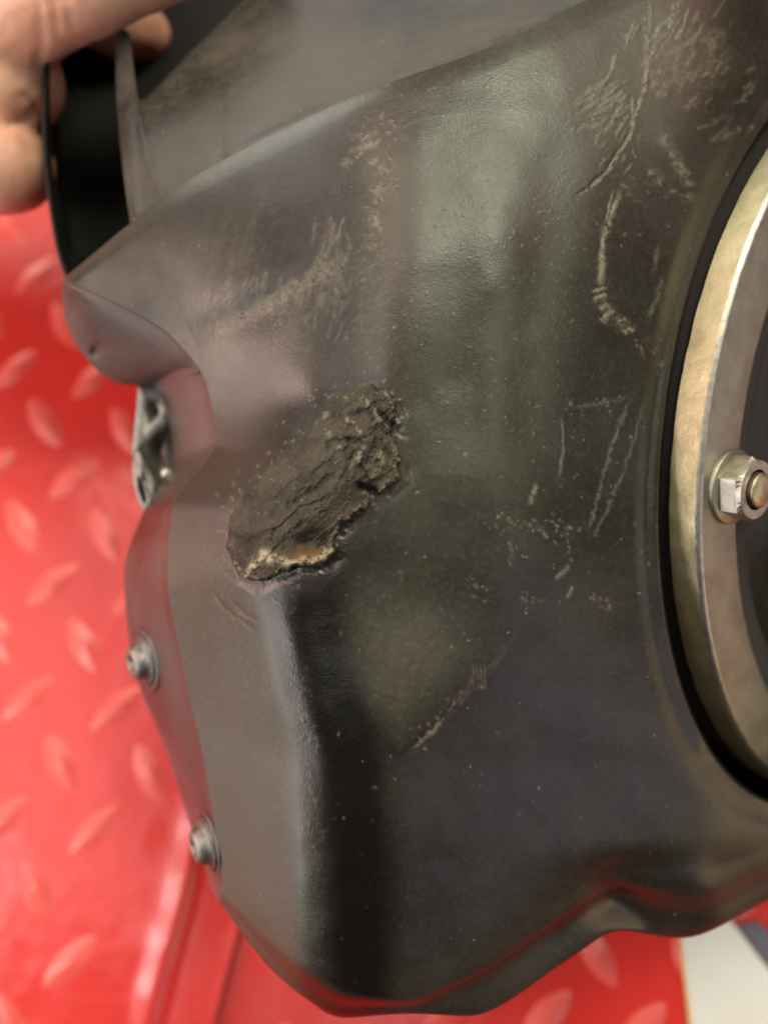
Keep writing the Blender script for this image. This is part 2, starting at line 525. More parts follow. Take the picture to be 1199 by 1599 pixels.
# control net: rows from the top fold down to the lower outline, columns from the left crease across the corner to the ring
G = [
 [(103,432,184),(290,283,172),(470,188,164),(570,143,159),(640,118,157),(760,76,158),(905,5,162),(1010,-50,166),(1120,-110,170),(1220,-150,178),(1400,-230,192)],
 [(112,442,181.5),(300,303,169.5),(478,215,161.4),(574,172,157),(643,148,155.7),(763,108,156.6),(905,45,160),(1008,-5,163.8),(1110,-60,167.5),(1205,-110,176),(1400,-190,190)],
 [(170,468,178),(345,370,165.2),(492,312,157.2),(550,302,155.8),(618,285,152.3),(770,260,153.3),(905,220,156.8),(1000,180,160.5),(1105,130,164.5),(1190,100,172),(1400,50,188)],
 [(267,525,174),(400,490,162.4),(497,457,155.6),(549,444,153.4),(617,430,149.9),(775,410,151.2),(900,390,155.3),(980,370,158.5),(1060,345,162),(1150,320,169),(1400,300,186)],
 [(325,606,171.5),(410,600,162),(500,600,153.8),(549,600,151.8),(612,592,149.0),(775,580,150.8),(890,570,154.6),(965,560,157.6),(1030,550,160.4),(1130,540,167),(1400,530,186)],
 [(336,690,171.5),(385,705,162),(440,715,153.5),(530,720,148.7),(640,710,149.0),(775,705,150.8),(885,700,154.6),(955,695,157.3),(1013,690,159.8),(1120,690,166),(1400,690,186)],
 [(268,800,172),(318,810,163.5),(385,825,154.8),(480,835,148.9),(610,830,149.4),(770,825,151.2),(880,815,155),(950,810,157.5),(1008,805,159.8),(1115,800,166),(1400,800,186)],
 [(262,900,172),(335,920,161.5),(415,940,152.7),(475,950,150),(560,950,150.5),(760,940,152.3),(880,930,155.8),(955,925,158.4),(1015,920,160.6),(1120,915,167),(1400,915,186)],
 [(288,1050,172.5),(370,1065,161.5),(446,1085,153.5),(500,1090,151.2),(570,1090,151.4),(740,1080,153.5),(880,1070,157.2),(965,1060,160),(1035,1055,162.5),(1140,1045,169),(1400,1040,187)],
 [(315,1170,173),(400,1185,162),(474,1200,154.6),(530,1205,152.5),(600,1200,152.9),(750,1195,156),(890,1190,160),(1000,1185,163.5),(1095,1180,166.5),(1190,1170,173),(1400,1160,188)],
 [(338,1310,174.5),(410,1330,164),(478,1345,156.3),(540,1350,154.2),(608,1350,154.7),(740,1340,158),(880,1325,162.5),(1000,1310,166.5),(1120,1300,170),(1210,1290,176),(1400,1260,190)],
 [(344,1372,176.8),(419,1432,165.5),(481,1478,158.9),(544,1502,156.6),(617,1508,157.2),(736,1478,160.5),(880,1395,165),(972,1352,168),(1095,1358,171.8),(1206,1325,177),(1400,1267,191)],
 [(346,1398,178),(425,1470,166.5),(482,1520,160.3),(545,1553,158.4),(622,1562,158.8),(735,1524,162),(880,1428,166.5),(965,1380,169),(1085,1392,173),(1205,1345,178),(1400,1270,192)],
 [(347,1406,180),(422,1490,170),(481,1541,164.5),(540,1572,162.5),(630,1572,161.2),(737,1537,165.0),(883,1443,169.6),(966,1396,172),(1074,1426,175.6),(1201,1370,180),(1400,1280,194)],
 [(348,1415,182),(420,1510,174),(480,1561,169.5),(535,1590,167.5),(640,1583,162.8),(738,1587,167.2),(885,1500,171.8),(968,1453,174.5),(1065,1466,178.5),(1199,1406,183),(1400,1290,196)],
 [(362,1415,194),(432,1500,194),(486,1545,192),(538,1570,190),(640,1560,189),(735,1565,190),(880,1480,194),(970,1435,198),(1065,1445,200),(1195,1390,204),(1390,1280,205)],
]
G = [r_ + [(r_[-1][0]+520, r_[-1][1]-20, min(r_[-1][2]+62, 262))] for r_ in G]      # the far side, behind the ring
STEP = 2.4
B = loft(G, STEP)
def relax(B, r_):
    for _ in range(3):
        lo = 2*B[:, :1] - B[:, r_:0:-1]; hi = 2*B[:, -1:] - B[:, -2:-r_-2:-1]
        E_ = np.concatenate([lo, B, hi], 1)
        cs = np.cumsum(np.concatenate([np.zeros_like(E_[:, :1]), E_], 1), 1)
        B = (cs[:, 2*r_+1:] - cs[:, :-2*r_-1]) / (2*r_+1)
    return B
B7, B17 = relax(B, 7), relax(B, 17)                      # relax the net across the columns, more above the torn corner
wu = ss(820, 620, B7[..., 1:2])
B = B7*(1-wu) + B17*wu
px, py, D = B[..., 0].copy(), B[..., 1].copy(), B[..., 2].copy()
nr_, nc_ = px.shape
print('body grid', nr_, nc_)

def near(pts, pad):
    xs = [p[0] for p in pts]; ys = [p[1] for p in pts]
    m = (px > min(xs)-pad) & (px < max(xs)+pad) & (py > min(ys)-pad) & (py < max(ys)+pad)
    return np.nonzero(m)

# soft surface undulation of the moulding
D += (fbm(px/150, py/150, 3, 3) - 0.5) * 0.9
# crest running along the left face (light line between two slightly different planes)
d, t = segdist(px, py, [(300, 540), (400, 490), (500, 425)])
D += 0.75 * np.exp(-(d/30)**2) * np.sin(np.pi*np.clip(t, 0.03, .97))
d, t = segdist(px, py, [(290, 500), (390, 450), (490, 385)])
D -= 0.55 * np.exp(-(d/26)**2) * np.sin(np.pi*np.clip(t, 0.03, .97))
# scooped facet under the torn corner that ends in a point
tip = [(520, 880), (700, 800), (900, 760), (880, 880), (770, 1040), (690, 1120), (622, 1184), (560, 1110), (522, 1010)]
s = sdf(px, py, tip)
fade = ss(760, 960, py)
rgt = ss(-60, 60, (px-600)*0.93 - (py-1080)*0.30)
D -= 0.75 * ss(-6, 8, s) * rgt * ss(960, 1100, py)
D += 1.6 * np.exp(-(np.hypot(px-640, py-940)/95)**2)
# flutes on the column right of the corner
for x0, x1, wd, am in ((690, 720, 45, 0.55), (870, 830, 40, 0.5)):
    d, t = segdist(px, py, [(x0, 180), (x1, 500), (x1-10, 740)])
    D += am * np.exp(-(d/wd)**2) * np.sin(np.pi*np.clip(t, 0, 1))**0.7
# dent before the lower right lobe, raised lip above it
d, t = segdist(px, py, [(962, 1405), (1010, 1440), (1040, 1475)])
D += 2.6 * np.exp(-(d/34)**2)
d, t = segdist(px, py, [(1085, 1370), (1150, 1500)])
D -= 1.0 * np.exp(-(d/40)**2)
# crease lines at the outer right of the lower facet
d, t = segdist(px, py, [(1115, 1180), (1150, 1220), (1199, 1262), (1260, 1290)])
D += 0.8 * np.exp(-(d/18)**2)
# seat of the ring: a groove all round it, and the floor under it
rr, rd = ring_plane(px, py, -RT)
lip = ss(RR + 0.0100, RR + 0.0055, rr)
D += 0.5 * ss(RR+0.013, RR+0.008, rr) * (1 - lip)
inside = ss(RR + 0.0052, RR + 0.0040, rr)
D = D * (1 - inside) + np.minimum(np.maximum(D + 24, rd + 22), np.maximum(D + 4, 284)) * inside

patch = [(350,850),(350,820),(352,787),(377,765),(408,727),(443,698),(473,668),(498,640),(505,622),(525,608),(567,592),(585,590),(602,606),(620,640),(613,677),(625,705),(625,748),(600,772),(577,768),(580,790),(557,808),(533,822),(526,840),(530,856),(513,878),(473,884),(440,892),(407,911),(388,905),(373,897)]
sp_ = sdf(px, py, patch)
low = ss(-10, 30, (px-480)*0.71 + (py-740)*0.70)
D += 0.55*np.exp(-((sp_+6)/10)**2)*low*ss(.3, .7, fbm(px/26, py/26, 401, 3))
# wear: polylines with width, strength and relief (mm, + is raised)
wear = np.zeros_like(px); gouge = np.zeros_like(px)
jx = (fbm(px/9, py/9, 31, 2) - 0.5) * 7; jy = (fbm(px/9, py/9, 41, 2) - 0.5) * 7
nwid = fbm(px/11, py/11, 311, 2); nbrk = fbm(px/7, py/7, 321, 3)
def stroke(pts, wd, am, relief=0.1, g=0.0, jit=0.45, groove=0.0):
    wd *= 0.72; relief *= 0.6
    ix = near(pts, wd*3 + 8)
    if len(ix[0]) == 0: return
    X = px[ix] + jit*jx[ix]; Y = py[ix] + jit*jy[ix]
    d, t = segdist(X, Y, pts)
    tap = np.clip(np.sin(np.pi*np.clip(t, 0.02, 0.98))*2.2, 0, 1)
    wl = wd * (0.65 + 0.9*nwid[ix])
    k = np.exp(-(d/wl)**2) * tap * ss(0.12, 0.5, nbrk[ix])
    wear[ix] = np.maximum(wear[ix], am*k)
    D[ix] -= relief*k
    if g: gouge[ix] = np.maximum(gouge[ix], g*k)
def hatch(cx, cy, w_, h_, n, ang, ln, wd, am, relief=0.08, spread=0.25):
    for _ in range(n):
        x = cx + (rng.random()-.5)*w_; y = cy + (rng.random()-.5)*h_
        a = ang + rng.normal()*spread; l = ln*(0.5+rng.random())
        stroke([(x-l*math.cos(a)/2, y-l*math.sin(a)/2), (x+l*math.cos(a)/2, y+l*math.sin(a)/2)], wd*(0.6+0.8*rng.random()), am*(0.4+0.6*rng.random()), relief*rng.choice([1, 1, -0.7]))
def dots(pts, n, wd, am, spread, relief=0.1):
    pts = np.array(pts, float); seg = len(pts)-1
    for _ in range(n):
        t = rng.random()*seg; k = min(int(t), seg-1); p = pts[k] + (pts[k+1]-pts[k])*(t-k) + rng.normal(size=2)*spread
        l = rng.random()*7+1; a = rng.random()*6.3
        stroke([(p[0], p[1]), (p[0]+l*math.cos(a), p[1]+l*math.sin(a))], wd*(0.5+rng.random()), am*(0.4+.6*rng.random()), relief)

stroke([(987,197),(969,228),(944,266),(919,291),(896,307)], 2.6, 0.0, -0.28, 0.8)
stroke([(992,198),(974,230),(950,268),(925,294)], 3.0, 0.7, 0.15)
stroke([(1030,70),(1012,91),(1007,137),(990,187),(986,205)], 4, 0.75, 0.15)
stroke([(988,150),(990,200)], 3, 0.6, 0.12)
stroke([(963,82),(955,110),(942,133)], 3.5, 0.7, 0.12)
stroke([(970,296),(960,325),(946,356),(941,387),(940,425),(938,448)], 5.5, 0.85, 0.2, jit=1.0)
stroke([(958,296),(950,330),(944,350)], 2.5, 0.6, 0.12)
for p in ((936,452),(940,466),(944,480),(952,490),(946,497),(966,502),(983,516)):
    stroke([(p[0]-8-rng.random()*5, p[1]+5), (p[0]+7+rng.random()*5, p[1]-5)], 4.6, 0.8, 0.2, jit=1.3)
stroke([(938,455),(948,490),(984,518)], 12, 0.25, 0.0, jit=1.2)
hatch(940, 165, 66, 70, 44, -0.62, 28, 3.6, 0.6, 0.12)
hatch(960, 230, 60, 90, 16, -1.0, 26, 2.4, 0.45)
hatch(1070, 95, 130, 90, 60, -1.0, 30, 5.5, 0.34, 0.05)
hatch(1120, 160, 110, 110, 22, -0.6, 26, 3.2, 0.45)
hatch(1060, 40, 160, 70, 22, -1.15, 40, 3.5, 0.5)
for p in ((1037,215),(1045,228),(1053,242),(1060,256),(1066,270),(1075,288),(1080,306),(1030,285),(1024,270)):
    stroke([(p[0]-8+rng.normal()*4, p[1]-3), (p[0]+7+rng.normal()*4, p[1]+5+rng.normal()*4)], 6.0, 0.5, 0.12, jit=1.2)
stroke([(1032,205),(1052,245),(1076,290)], 12, 0.28, 0.0, jit=1.2); stroke([(1026,262),(1032,292)], 10, 0.25, 0.0, jit=1.2)
hatch(1020, 300, 110, 60, 10, 0.4, 14, 3, 0.35)
stroke([(1035,430),(1022,475),(1010,500)], 4, 0.35); stroke([(1030,380),(1020,430)], 4, 0.3)
dots([(1000,540),(1030,575)], 14, 4, 0.4, 10)
stroke([(985,622),(960,680),(942,740),(930,790),(918,835)], 3.0, 0.38, 0.10, jit=1.2)
stroke([(1006,622),(985,700),(965,755),(935,825),(922,842)], 2.8, 0.30, 0.08, jit=1.4)
stroke([(890,640),(930,632),(980,622)], 5, 0.25, 0.1, jit=1.5); dots([(890,640),(985,622)], 16, 3, 0.55, 7)
stroke([(878,650),(880,700),(872,750)], 2.5, 0.45); stroke([(838,754),(826,790)], 4, 0.8, 0.15)
dots([(770,815),(890,830)], 34, 3, 0.7, 9); dots([(800,830),(805,890)], 12, 3, 0.6, 7)
dots([(860,800),(890,840),(870,880)], 14, 3, 0.55, 10)
stroke([(892,880),(866,906)], 4, 0.6); stroke([(895,915),(884,935)], 4, 0.6); dots([(925,930),(950,945)], 12, 4, 0.5, 6)
dots([(725,915),(760,930)], 12, 3, 0.55, 6); dots([(815,935),(850,945)], 10, 4, 0.4, 9)
stroke([(642,1168),(668,1150),(692,1122)], 4, 0.75, 0.15, jit=1.2); stroke([(694,1120),(720,1092),(740,1058)], 4, 0.22, 0.1, jit=1.4)
dots([(650,1160),(700,1110),(735,1060)], 22, 2.6, 0.7, 7)
for k in range(4): stroke([(738+k*6, 1035), (741+k*6, 1078)], 1.8, 0.35, -0.12, 0.35)
stroke([(590,1085),(625,1097)], 2.0, 0.0, -0.1, 0.5)
stroke([(330,920),(352,950),(378,968),(400,985)], 5, 0.0, -0.35, 0.85, jit=.5)
stroke([(352,930),(375,950),(402,970)], 4, 0.0, -0.3, 0.7, jit=.5)
stroke([(368,956),(385,970)], 3, 0.5, 0.2)
# abraded ridges and upper corner
for o_ in (-7, 0, 8): stroke([(308, 528+o_), (400, 486+o_), (480, 436+o_), (552, 398+o_)], 9, 0.34, 0.0, jit=1.6)
hatch(440, 462, 200, 46, 44, -1.25, 24, 3.4, 0.30, 0.03, 0.2)
hatch(430, 480, 230, 90, 40, -1.35, 30, 4.0, 0.24, 0.04, 0.18)
hatch(520, 410, 60, 110, 26, -1.35, 36, 4.0, 0.36, 0.06, 0.2)
hatch(560, 235, 60, 60, 18, -0.5, 16, 4, 0.5)
dots([(590,270),(605,300),(585,340),(590,370)], 22, 6, 0.55, 9, 0.2)
hatch(578, 450, 50, 150, 40, -0.5, 22, 2.4, 0.22, 0.05)
stroke([(584,290),(596,306)], 15, 0.5, 0.15, jit=1.3); stroke([(580,335),(590,352)], 13, 0.55, 0.15, jit=1.3); stroke([(592,255),(600,272)], 14, 0.35, 0.1, jit=1.3); stroke([(575,362),(580,395)], 10, 0.3, 0.1, jit=1.3)
dots([(555,190),(620,205)], 20, 4, 0.45, 14)
dots([(475,1040),(485,1200),(490,1330)], 40, 4, 0.2, 12, 0.05)
dots([(440,900),(460,1000),(480,1150)], 20, 3, 0.25, 12, 0.05)
dots([(560,1290),(560,1560)], 22, 2.0, 0.14, 45, 0.03)
dots(patch + [patch[0]], 90, 3.0, 0.45, 9, 0.12); dots(patch + [patch[0]], 60, 5.0, 0.22, 16, 0.1)
for _ in range(330):                                     # dust nicks all over
    x = rng.uniform(520, 1050); y = rng.uniform(60, 1300)
    if x > 900 and y > 900 and rng.random() < .6: continue
    stroke([(x, y), (x + rng.normal()*3, y + rng.normal()*3)], 1.3 + rng.random()*1.1, 0.75*rng.random()**1.5, 0.06)
for _ in range(160):
    x = rng.uniform(560, 900); y = rng.uniform(120, 760)
    stroke([(x, y), (x + rng.normal()*4+4, y + rng.normal()*3-4)], 1.6, 0.5*rng.random(), 0.05)

# olive dust film on the upper column and the scooped facet, thin elsewhere; brightness of lit faces painted in too
dust_and_light = 1.25 * ss(-10, 70, s) * fade * (0.45 + 0.75*ss(820, 560, px - (py-1060)*0.25)) + 0.95*ss(-70, 70, sdf(px, py, [(560, 130), (900, -60), (1140, -140), (1080, 130), (960, 330), (880, 600), (830, 860), (560, 860), (590, 400)]))
dust_and_light = np.maximum(dust_and_light*0.62, 0.12*ss(540, 640, px))
d, _ = segdist(px, py, [(592, 230), (590, 420), (580, 560)])
dust_and_light = np.maximum(dust_and_light, 0.95*np.exp(-(d/34)**2)*(0.65+0.5*fbm(px/16, py/30, 67, 3)))  # highlight down the corner column painted in as a pale streak
dust_and_light = dust_and_light + 0.5*np.exp(-((px-1060)/90)**2-((py-90)/90)**2) + 0.25*np.exp(-((px-930)/50)**2-((py-190)/60)**2)
dust_and_light = np.clip(dust_and_light * (0.55 + 0.75*fbm(px/55, py/90, 61, 5)), 0, 1)
# brushed dull haze on the upper left face; lower left face's lit brightness painted in
hz = ss(0, 80, sdf(px, py, [(110, 430), (560, 170), (545, 600), (460, 700), (330, 640)]))
lf = ss(30, -40, px - np.interp(py, [800, 950, 1200, 1400, 1600], [400, 430, 478, 482, 470])) * ss(780, 900, py)
dust_and_light = np.maximum(dust_and_light, lf*(0.75 + 0.3*fbm(px/60, py/140, 65, 3)))
dust_and_light = np.maximum(dust_and_light, hz * (0.10 + 0.42*ss(.42, .66, fbm(px/30+py/90, py/160, 71, 4))))

dcl, _ = segdist(px, py, [(480, 930), (515, 1060), (548, 1200), (560, 1350), (560, 1600)])
shade_band = np.exp(-(dcl/54)**4) * ss(900, 960, py) * (1 - ss(-10, 40, s))  # dark band down the lower corner, shade painted into the colour
dust_and_light *= 1 - shade_band
V = P(px, py, D)
body = build('moulded_shell', V.reshape(-1, 3), gridfaces(nr_, nc_), M_BODY, air)
fattr(body, 'wear', wear); fattr(body, 'dust_and_light', dust_and_light); fattr(body, 'gouge', gouge); fattr(body, 'shade_band', shade_band)
LOOK_P = np.stack([px, py], -1).reshape(-1, 2); LOOK_D = D.reshape(-1)
# coarse lookup of the shell depth
GX, GY = np.arange(60, 1300, 4.0), np.arange(0, 1620, 4.0)
acc = np.zeros((len(GY), len(GX))); cnt = np.zeros_like(acc)
ii = np.round((LOOK_P[:, 1]-GY[0])/4).astype(int); jj = np.round((LOOK_P[:, 0]-GX[0])/4).astype(int)
ok = (ii >= 0) & (ii < len(GY)) & (jj >= 0) & (jj < len(GX))
ok &= np.arange(len(ok)) < nr_*nc_*0.97
np.add.at(acc, (ii[ok], jj[ok]), LOOK_D[ok]); np.add.at(cnt, (ii[ok], jj[ok]), 1)
DEP = acc / np.maximum(cnt, 1)
def depth_at(x, y):
    x = np.clip((np.asarray(x, float)-GX[0])/4, 0, len(GX)-2); y = np.clip((np.asarray(y, float)-GY[0])/4, 0, len(GY)-2)
    i, j = np.floor(y).astype(int), np.floor(x).astype(int); fy, fx = y-i, x-j
    return (DEP[i, j]*(1-fx)+DEP[i, j+1]*fx)*(1-fy) + (DEP[i+1, j]*(1-fx)+DEP[i+1, j+1]*fx)*fy

# --- torn abraded patch on the corner
xs = np.arange(325, 652, 1.25); ys = np.arange(566, 936, 1.25)
X, Y = np.meshgrid(xs, ys)
wx = X + (fbm(X/14, Y/14, 81, 3)-.5)*16; wy = Y + (fbm(X/14, Y/14, 91, 3)-.5)*16
sd = sdf(wx, wy, patch)
base = depth_at(X, Y)
for _ in range(2):
    base[1:-1, 1:-1] = (base[1:-1, 1:-1]*2 + base[:-2, 1:-1] + base[2:, 1:-1] + base[1:-1, :-2] + base[1:-1, 2:]) / 6
along = (X-480)*0.70 + (Y-740)*-0.71            # along the patch, up to the right
across = (X-480)*0.71 + (Y-740)*0.70            # towards the lower right rim
# layered flakes: terraces from warped noise
f1 = fbm(along/75+3, across/34, 101, 5); f2 = fbm(along/22, across/14, 111, 5)
terr = f1*3.6; te = np.floor(terr) + ss(0.0, 0.22, terr - np.floor(terr))
upper = ss(40, 75, along)                        # fibrous upper right end
h = 0.75 + te*0.42 + (f2-.5)*0.45 + 0.9*np.exp(-((across-45)/22)**2)
rip = np.sin((np.hypot(X-520, Y-690) + (f2-.5)*22)/5.6)
h += upper * (0.30*rip + 0.5*(f2-.5))
# hollow, dark steps and cracks
def pit(pts, wd, dep):
    d, t = segdist(wx*.5+X*.5, wy*.5+Y*.5, pts)
    k = np.exp(-(d/wd)**2)
    return dep*k, k
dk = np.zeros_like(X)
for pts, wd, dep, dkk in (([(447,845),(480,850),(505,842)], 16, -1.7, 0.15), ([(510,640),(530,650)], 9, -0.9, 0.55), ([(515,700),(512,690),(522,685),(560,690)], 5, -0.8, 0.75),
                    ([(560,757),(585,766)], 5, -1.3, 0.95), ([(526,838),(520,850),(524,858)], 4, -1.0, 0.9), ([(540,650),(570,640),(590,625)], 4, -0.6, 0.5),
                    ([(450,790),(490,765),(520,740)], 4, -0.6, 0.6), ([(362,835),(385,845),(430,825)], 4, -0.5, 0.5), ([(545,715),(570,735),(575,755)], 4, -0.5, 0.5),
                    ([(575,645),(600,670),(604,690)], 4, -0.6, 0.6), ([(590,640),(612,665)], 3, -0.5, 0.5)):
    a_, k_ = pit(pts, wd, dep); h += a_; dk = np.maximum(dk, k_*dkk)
lump = np.exp(-(((X-593)/24)**2 + ((Y-732)/28)**2)**1.5); h += 1.0*lump
lump2 = np.exp(-(((X-550)/30)**2 + ((Y-752)/26)**2)**1.5); h += 0.7*lump2
tilt = ss(-62, 40, across)
cover = ss(-1.0, 4.5 + 16*(1-ss(-50, 10, across)), sd)
h = h*(0.25 + 0.95*tilt) + 0.02
hh = -0.6*(1-cover) + cover*h
rim_low = np.exp(-((sd-5)/5)**2)
mudm = np.exp(-(((X-480)/34)**2 + ((Y-866)/14)**2)**1.3)*0.95
edge_pts = [(385,900),(400,880),(412,862),(430,875),(450,880),(480,879),(508,872),(520,850)]
d_e, _ = segdist(wx, wy, edge_pts)
fr = 0.95*np.exp(-(d_e/6)**2)
d_u, _ = segdist(wx, wy, [(375,768),(408,727),(443,698),(473,668),(498,640),(520,606),(567,596)])
fr = np.maximum(fr, 0.35*np.exp(-(d_u/4)**2)*(fbm(X/6, Y/6, 121, 2) > .45))
fr = np.maximum(fr, 0.35*rim_low*ss(-30, 20, across)*(fbm(X/8, Y/8, 131, 3) > .55))
fr = np.maximum(fr, upper*0.38*ss(.3, 1, rip)*(fbm(X/10, Y/10, 141, 3) > .48))
fr = np.maximum(fr, 0.3*lump*(fbm(X/7, Y/7, 151, 3)))
h_f = fbm(X/3.2, Y/3.2, 161, 3)
hh += cover*(0.35*(h_f-.5) + 0.3*fr)
fr = np.maximum(fr, 0.6*cover*(h_f > .83))
Dp = base - hh
keep = (sd > -9)
fc = gridfaces(*X.shape)
kv = keep.ravel()
fc = fc[kv[fc].all(1)]
used = np.zeros(X.size, bool); used[fc.ravel()] = True
remap = np.cumsum(used)-1
tp = build('torn_patch', P(X, Y, Dp).reshape(-1, 3)[used], remap[fc], M_TORN, air)
tp['label'] = 'torn, ragged brown-black patch abraded into the protruding corner'
fattr(tp, 'frayed', np.clip(fr, 0, 1).ravel()[used]); fattr(tp, 'mud', mudm.ravel()[used]); fattr(tp, 'gouge', dk.ravel()[used])

M_PLAIN.node_tree.nodes['Principled BSDF'].inputs['Specular IOR Level'].default_value = 0.85
# --- flange strip turning away along the left edge
inner = [(103,432,184.2),(112,442,181.7),(170,468,178.2),(267,525,174.2),(325,606,171.7),(336,690,171.7),(268,800,172.2),(262,900,172.2),(288,1050,172.7),(315,1170,173.2),(338,1310,174.7),(346,1398,178.2),(348,1415,182.2)]
outer = [(99,440,190),(101,452,190),(140,505,190),(215,566,190),(257,635,189),(270,712,189),(224,800,190),(194,900,191),(207,1030,191),(260,1175,191),(303,1305,190),(329,1380,189),(338,1408,187)]
inner = np.array(inner, float); outer = np.array(outer, float)
outer[2:, 2] += 6
mid = inner*0.55 + outer*0.45; mid[:, 2] -= 2.0
mid2 = inner*0.88 + outer*0.12; mid2[:, 2] -= 0.4
wrap1 = outer.copy(); wrap1[:, 0] += 6; wrap1[:, 2] += 4
wrap2 = outer.copy(); wrap2[:, 0] += 34; wrap2[:, 2] += 20
Gf = np.stack([inner, mid2, mid, outer, wrap1, wrap2], 1)
Bf = loft(Gf, 3.0)
fl = build('flange', P(Bf[..., 0], Bf[..., 1], Bf[..., 2]).reshape(-1, 3), gridfaces(*Bf.shape[:2], flip=True), M_PLAIN, air)

def surf_frame(x, y, k=12):
    """point and outward normal on the flange near a pixel"""
    d = np.hypot(Bf[..., 0]-x, Bf[..., 1]-y); d[:, Bf.shape[1]*3//4:] += 200
    i, j = np.unravel_index(np.argmin(d), d.shape)
    i = min(max(i, 3), Bf.shape[0]-4); j = min(max(j, 3), Bf.shape[1]-4)
    Pw = P(Bf[..., 0], Bf[..., 1], Bf[..., 2])
    a = Pw[i+3, j]-Pw[i-3, j]; b = Pw[i, j+3]-Pw[i, j-3]
    n = np.cross(a, b); n /= np.linalg.norm(n)
    if n @ (CAM - Pw[i, j]) < 0: n = -n
    return Pw[i, j], n

def basis(n):
    a = np.cross(n, [0.13, 0.9, 0.41]); a /= np.linalg.norm(a)
    return a, np.cross(n, a)
def revolve(name, c, n, prof, m, parent, seg=40, smooth=True, sides=None, phase=0.0):
    """solid of revolution about n; prof = (radius, height) in metres"""
    a, b = basis(n)
    k = sides or seg
    V = []
    for r, h in prof:
        for i in range(k):
            t = 2*math.pi*i/k + phase
            V.append(c + n*h + a*(r*math.cos(t)) + b*(r*math.sin(t)))
    Fc = [tuple(f) for f in gridfaces(len(prof), k, wrap=True)]
    o = build(name, V, Fc, m, parent, smooth=smooth)
    return o

for (x, y) in ((228, 1030), (326, 1314)):
    c, n = surf_frame(x, y)
    e = empty('screw', tuple(c - wloc(air))); e.parent = air
    mm = 1e-3
    revolve('washer', c, n, [(0.1*mm, 0.9*mm), (5.2*mm, 0.9*mm), (6.0*mm, 0.75*mm), (6.1*mm, 0.3*mm), (6.1*mm, -0.4*mm)], M_WASH, e)
    revolve('screw_head', c, n, [(0.05*mm, 2.2*mm), (1.3*mm, 2.2*mm), (1.5*mm, 3.3*mm), (2.2*mm, 3.6*mm), (3.2*mm, 3.4*mm), (3.9*mm, 2.7*mm), (4.2*mm, 1.9*mm), (4.2*mm, 1.3*mm), (5.0*mm, 1.15*mm), (5.1*mm, 0.7*mm)], M_SCREW, e)
    # moulded boss ring under the washer
    revolve('boss', c, n, [(5.8*mm, 0.35*mm), (7.0*mm, 0.30*mm), (7.5*mm, -0.1*mm), (7.6*mm, -1.2*mm)], M_PLAIN, e)

# --- tab with a dimple above the flange
ti = np.array([(103,432,184.0),(112,441,181.5),(140,454,179.4),(170,468,177.8),(220,495,175.8),(267,525,173.8),(290,551,172.7),(308,578,171.9)], float)
to = np.array([(99,440,190),(97,462,193.5),(101,491,194.5),(112,524,195),(132,556,195.5),(160,584,196),(196,601,196.5),(238,604,197)], float)
ta = ti*0.8 + to*0.2; ta[:, 2] -= 1.3
tb = ti*0.5 + to*0.5; tb[:, 2] -= 2.6
tc = ti*0.18 + to*0.82; tc[:, 2] -= 1.9
tw1 = to.copy(); tw1[:, 2] += 4; tw1[:, 0] += 3; tw1[:, 1] -= 2
tw2 = to.copy(); tw2[:, 2] += 14; tw2[:, 0] += 20; tw2[:, 1] -= 14
tk = np.array([1, 1, 1, 1, .92, .7, .3, -.15])
for a_, h_ in ((ta, 1.3), (tb, 2.6), (tc, 1.9)): a_[:, 2] += h_*(1-tk)
ti[:, 0] += 3; ti[:, 2] += 0.45
Tg = np.stack([ti, ta, tb, tc, to, tw1, tw2], 1)
te_ = Tg[-1:].copy(); te_[..., 1] += 16; te_[..., 2] += 4
Tg = np.concatenate([Tg, te_], 0)
Bb = loft(Tg, 2.5)
Bb[..., 2] += 2.0*np.exp(-(np.hypot(Bb[..., 0]-150, (Bb[..., 1]-548)*0.8)/7)**2)
build('mounting_tab', P(Bb[..., 0], Bb[..., 1], Bb[..., 2]).reshape(-1, 3), gridfaces(*Bb.shape[:2]), M_TAB, air)

# --- top panel beyond the fold
Gt_top = [(180,48,203),(190,44,199.5),(201,50,198),(221,156,189),(300,80,197),(380,2,205),(520,-130,216),(900,-220,214)]
Gt_bot = [(203,346,179),(212,341,176.6),(224,334,176.2),(252,314,174.6),(340,256,170.2),(450,200,165.2),(600,134,158.6),(915,0,163.0)]
gt0, gt1 = np.array(Gt_top, float), np.array(Gt_bot, float)
rows = []
for k, f_ in enumerate((0, 0.25, 0.5, 0.75, 0.92, 1.0, 1.06)):
    r = gt0*(1-f_) + gt1*f_
    r[:, 2] -= 2.2*math.sin(math.pi*min(f_, 1))*0.8
    if f_ < 1: r[0, 0] -= 6*math.sin(math.pi*f_)
    if f_ > 1: r[:, 2] += 2.5
    rows.append(r)
back = rows[0].copy(); back[:, 2] += 3.0
Gt = np.stack([back] + rows, 0)
lc = Gt[:, :1].copy(); lc[..., 2] += 6; lc[..., 0] += 4
Gt = np.concatenate([lc, Gt], 1)
Bt = loft(Gt, 4.0)
Bt[..., 2] += 0.5*np.exp(-(segdist(Bt[..., 0], Bt[..., 1], [(345, 40), (345, 270)])[0]/10)**2) + (fbm(Bt[..., 0]/120, Bt[..., 1]/120, 77, 3)-.5)*1.2
build('top_panel', P(Bt[..., 0], Bt[..., 1], Bt[..., 2]).reshape(-1, 3), gridfaces(*Bt.shape[:2]), M_TOP, air)

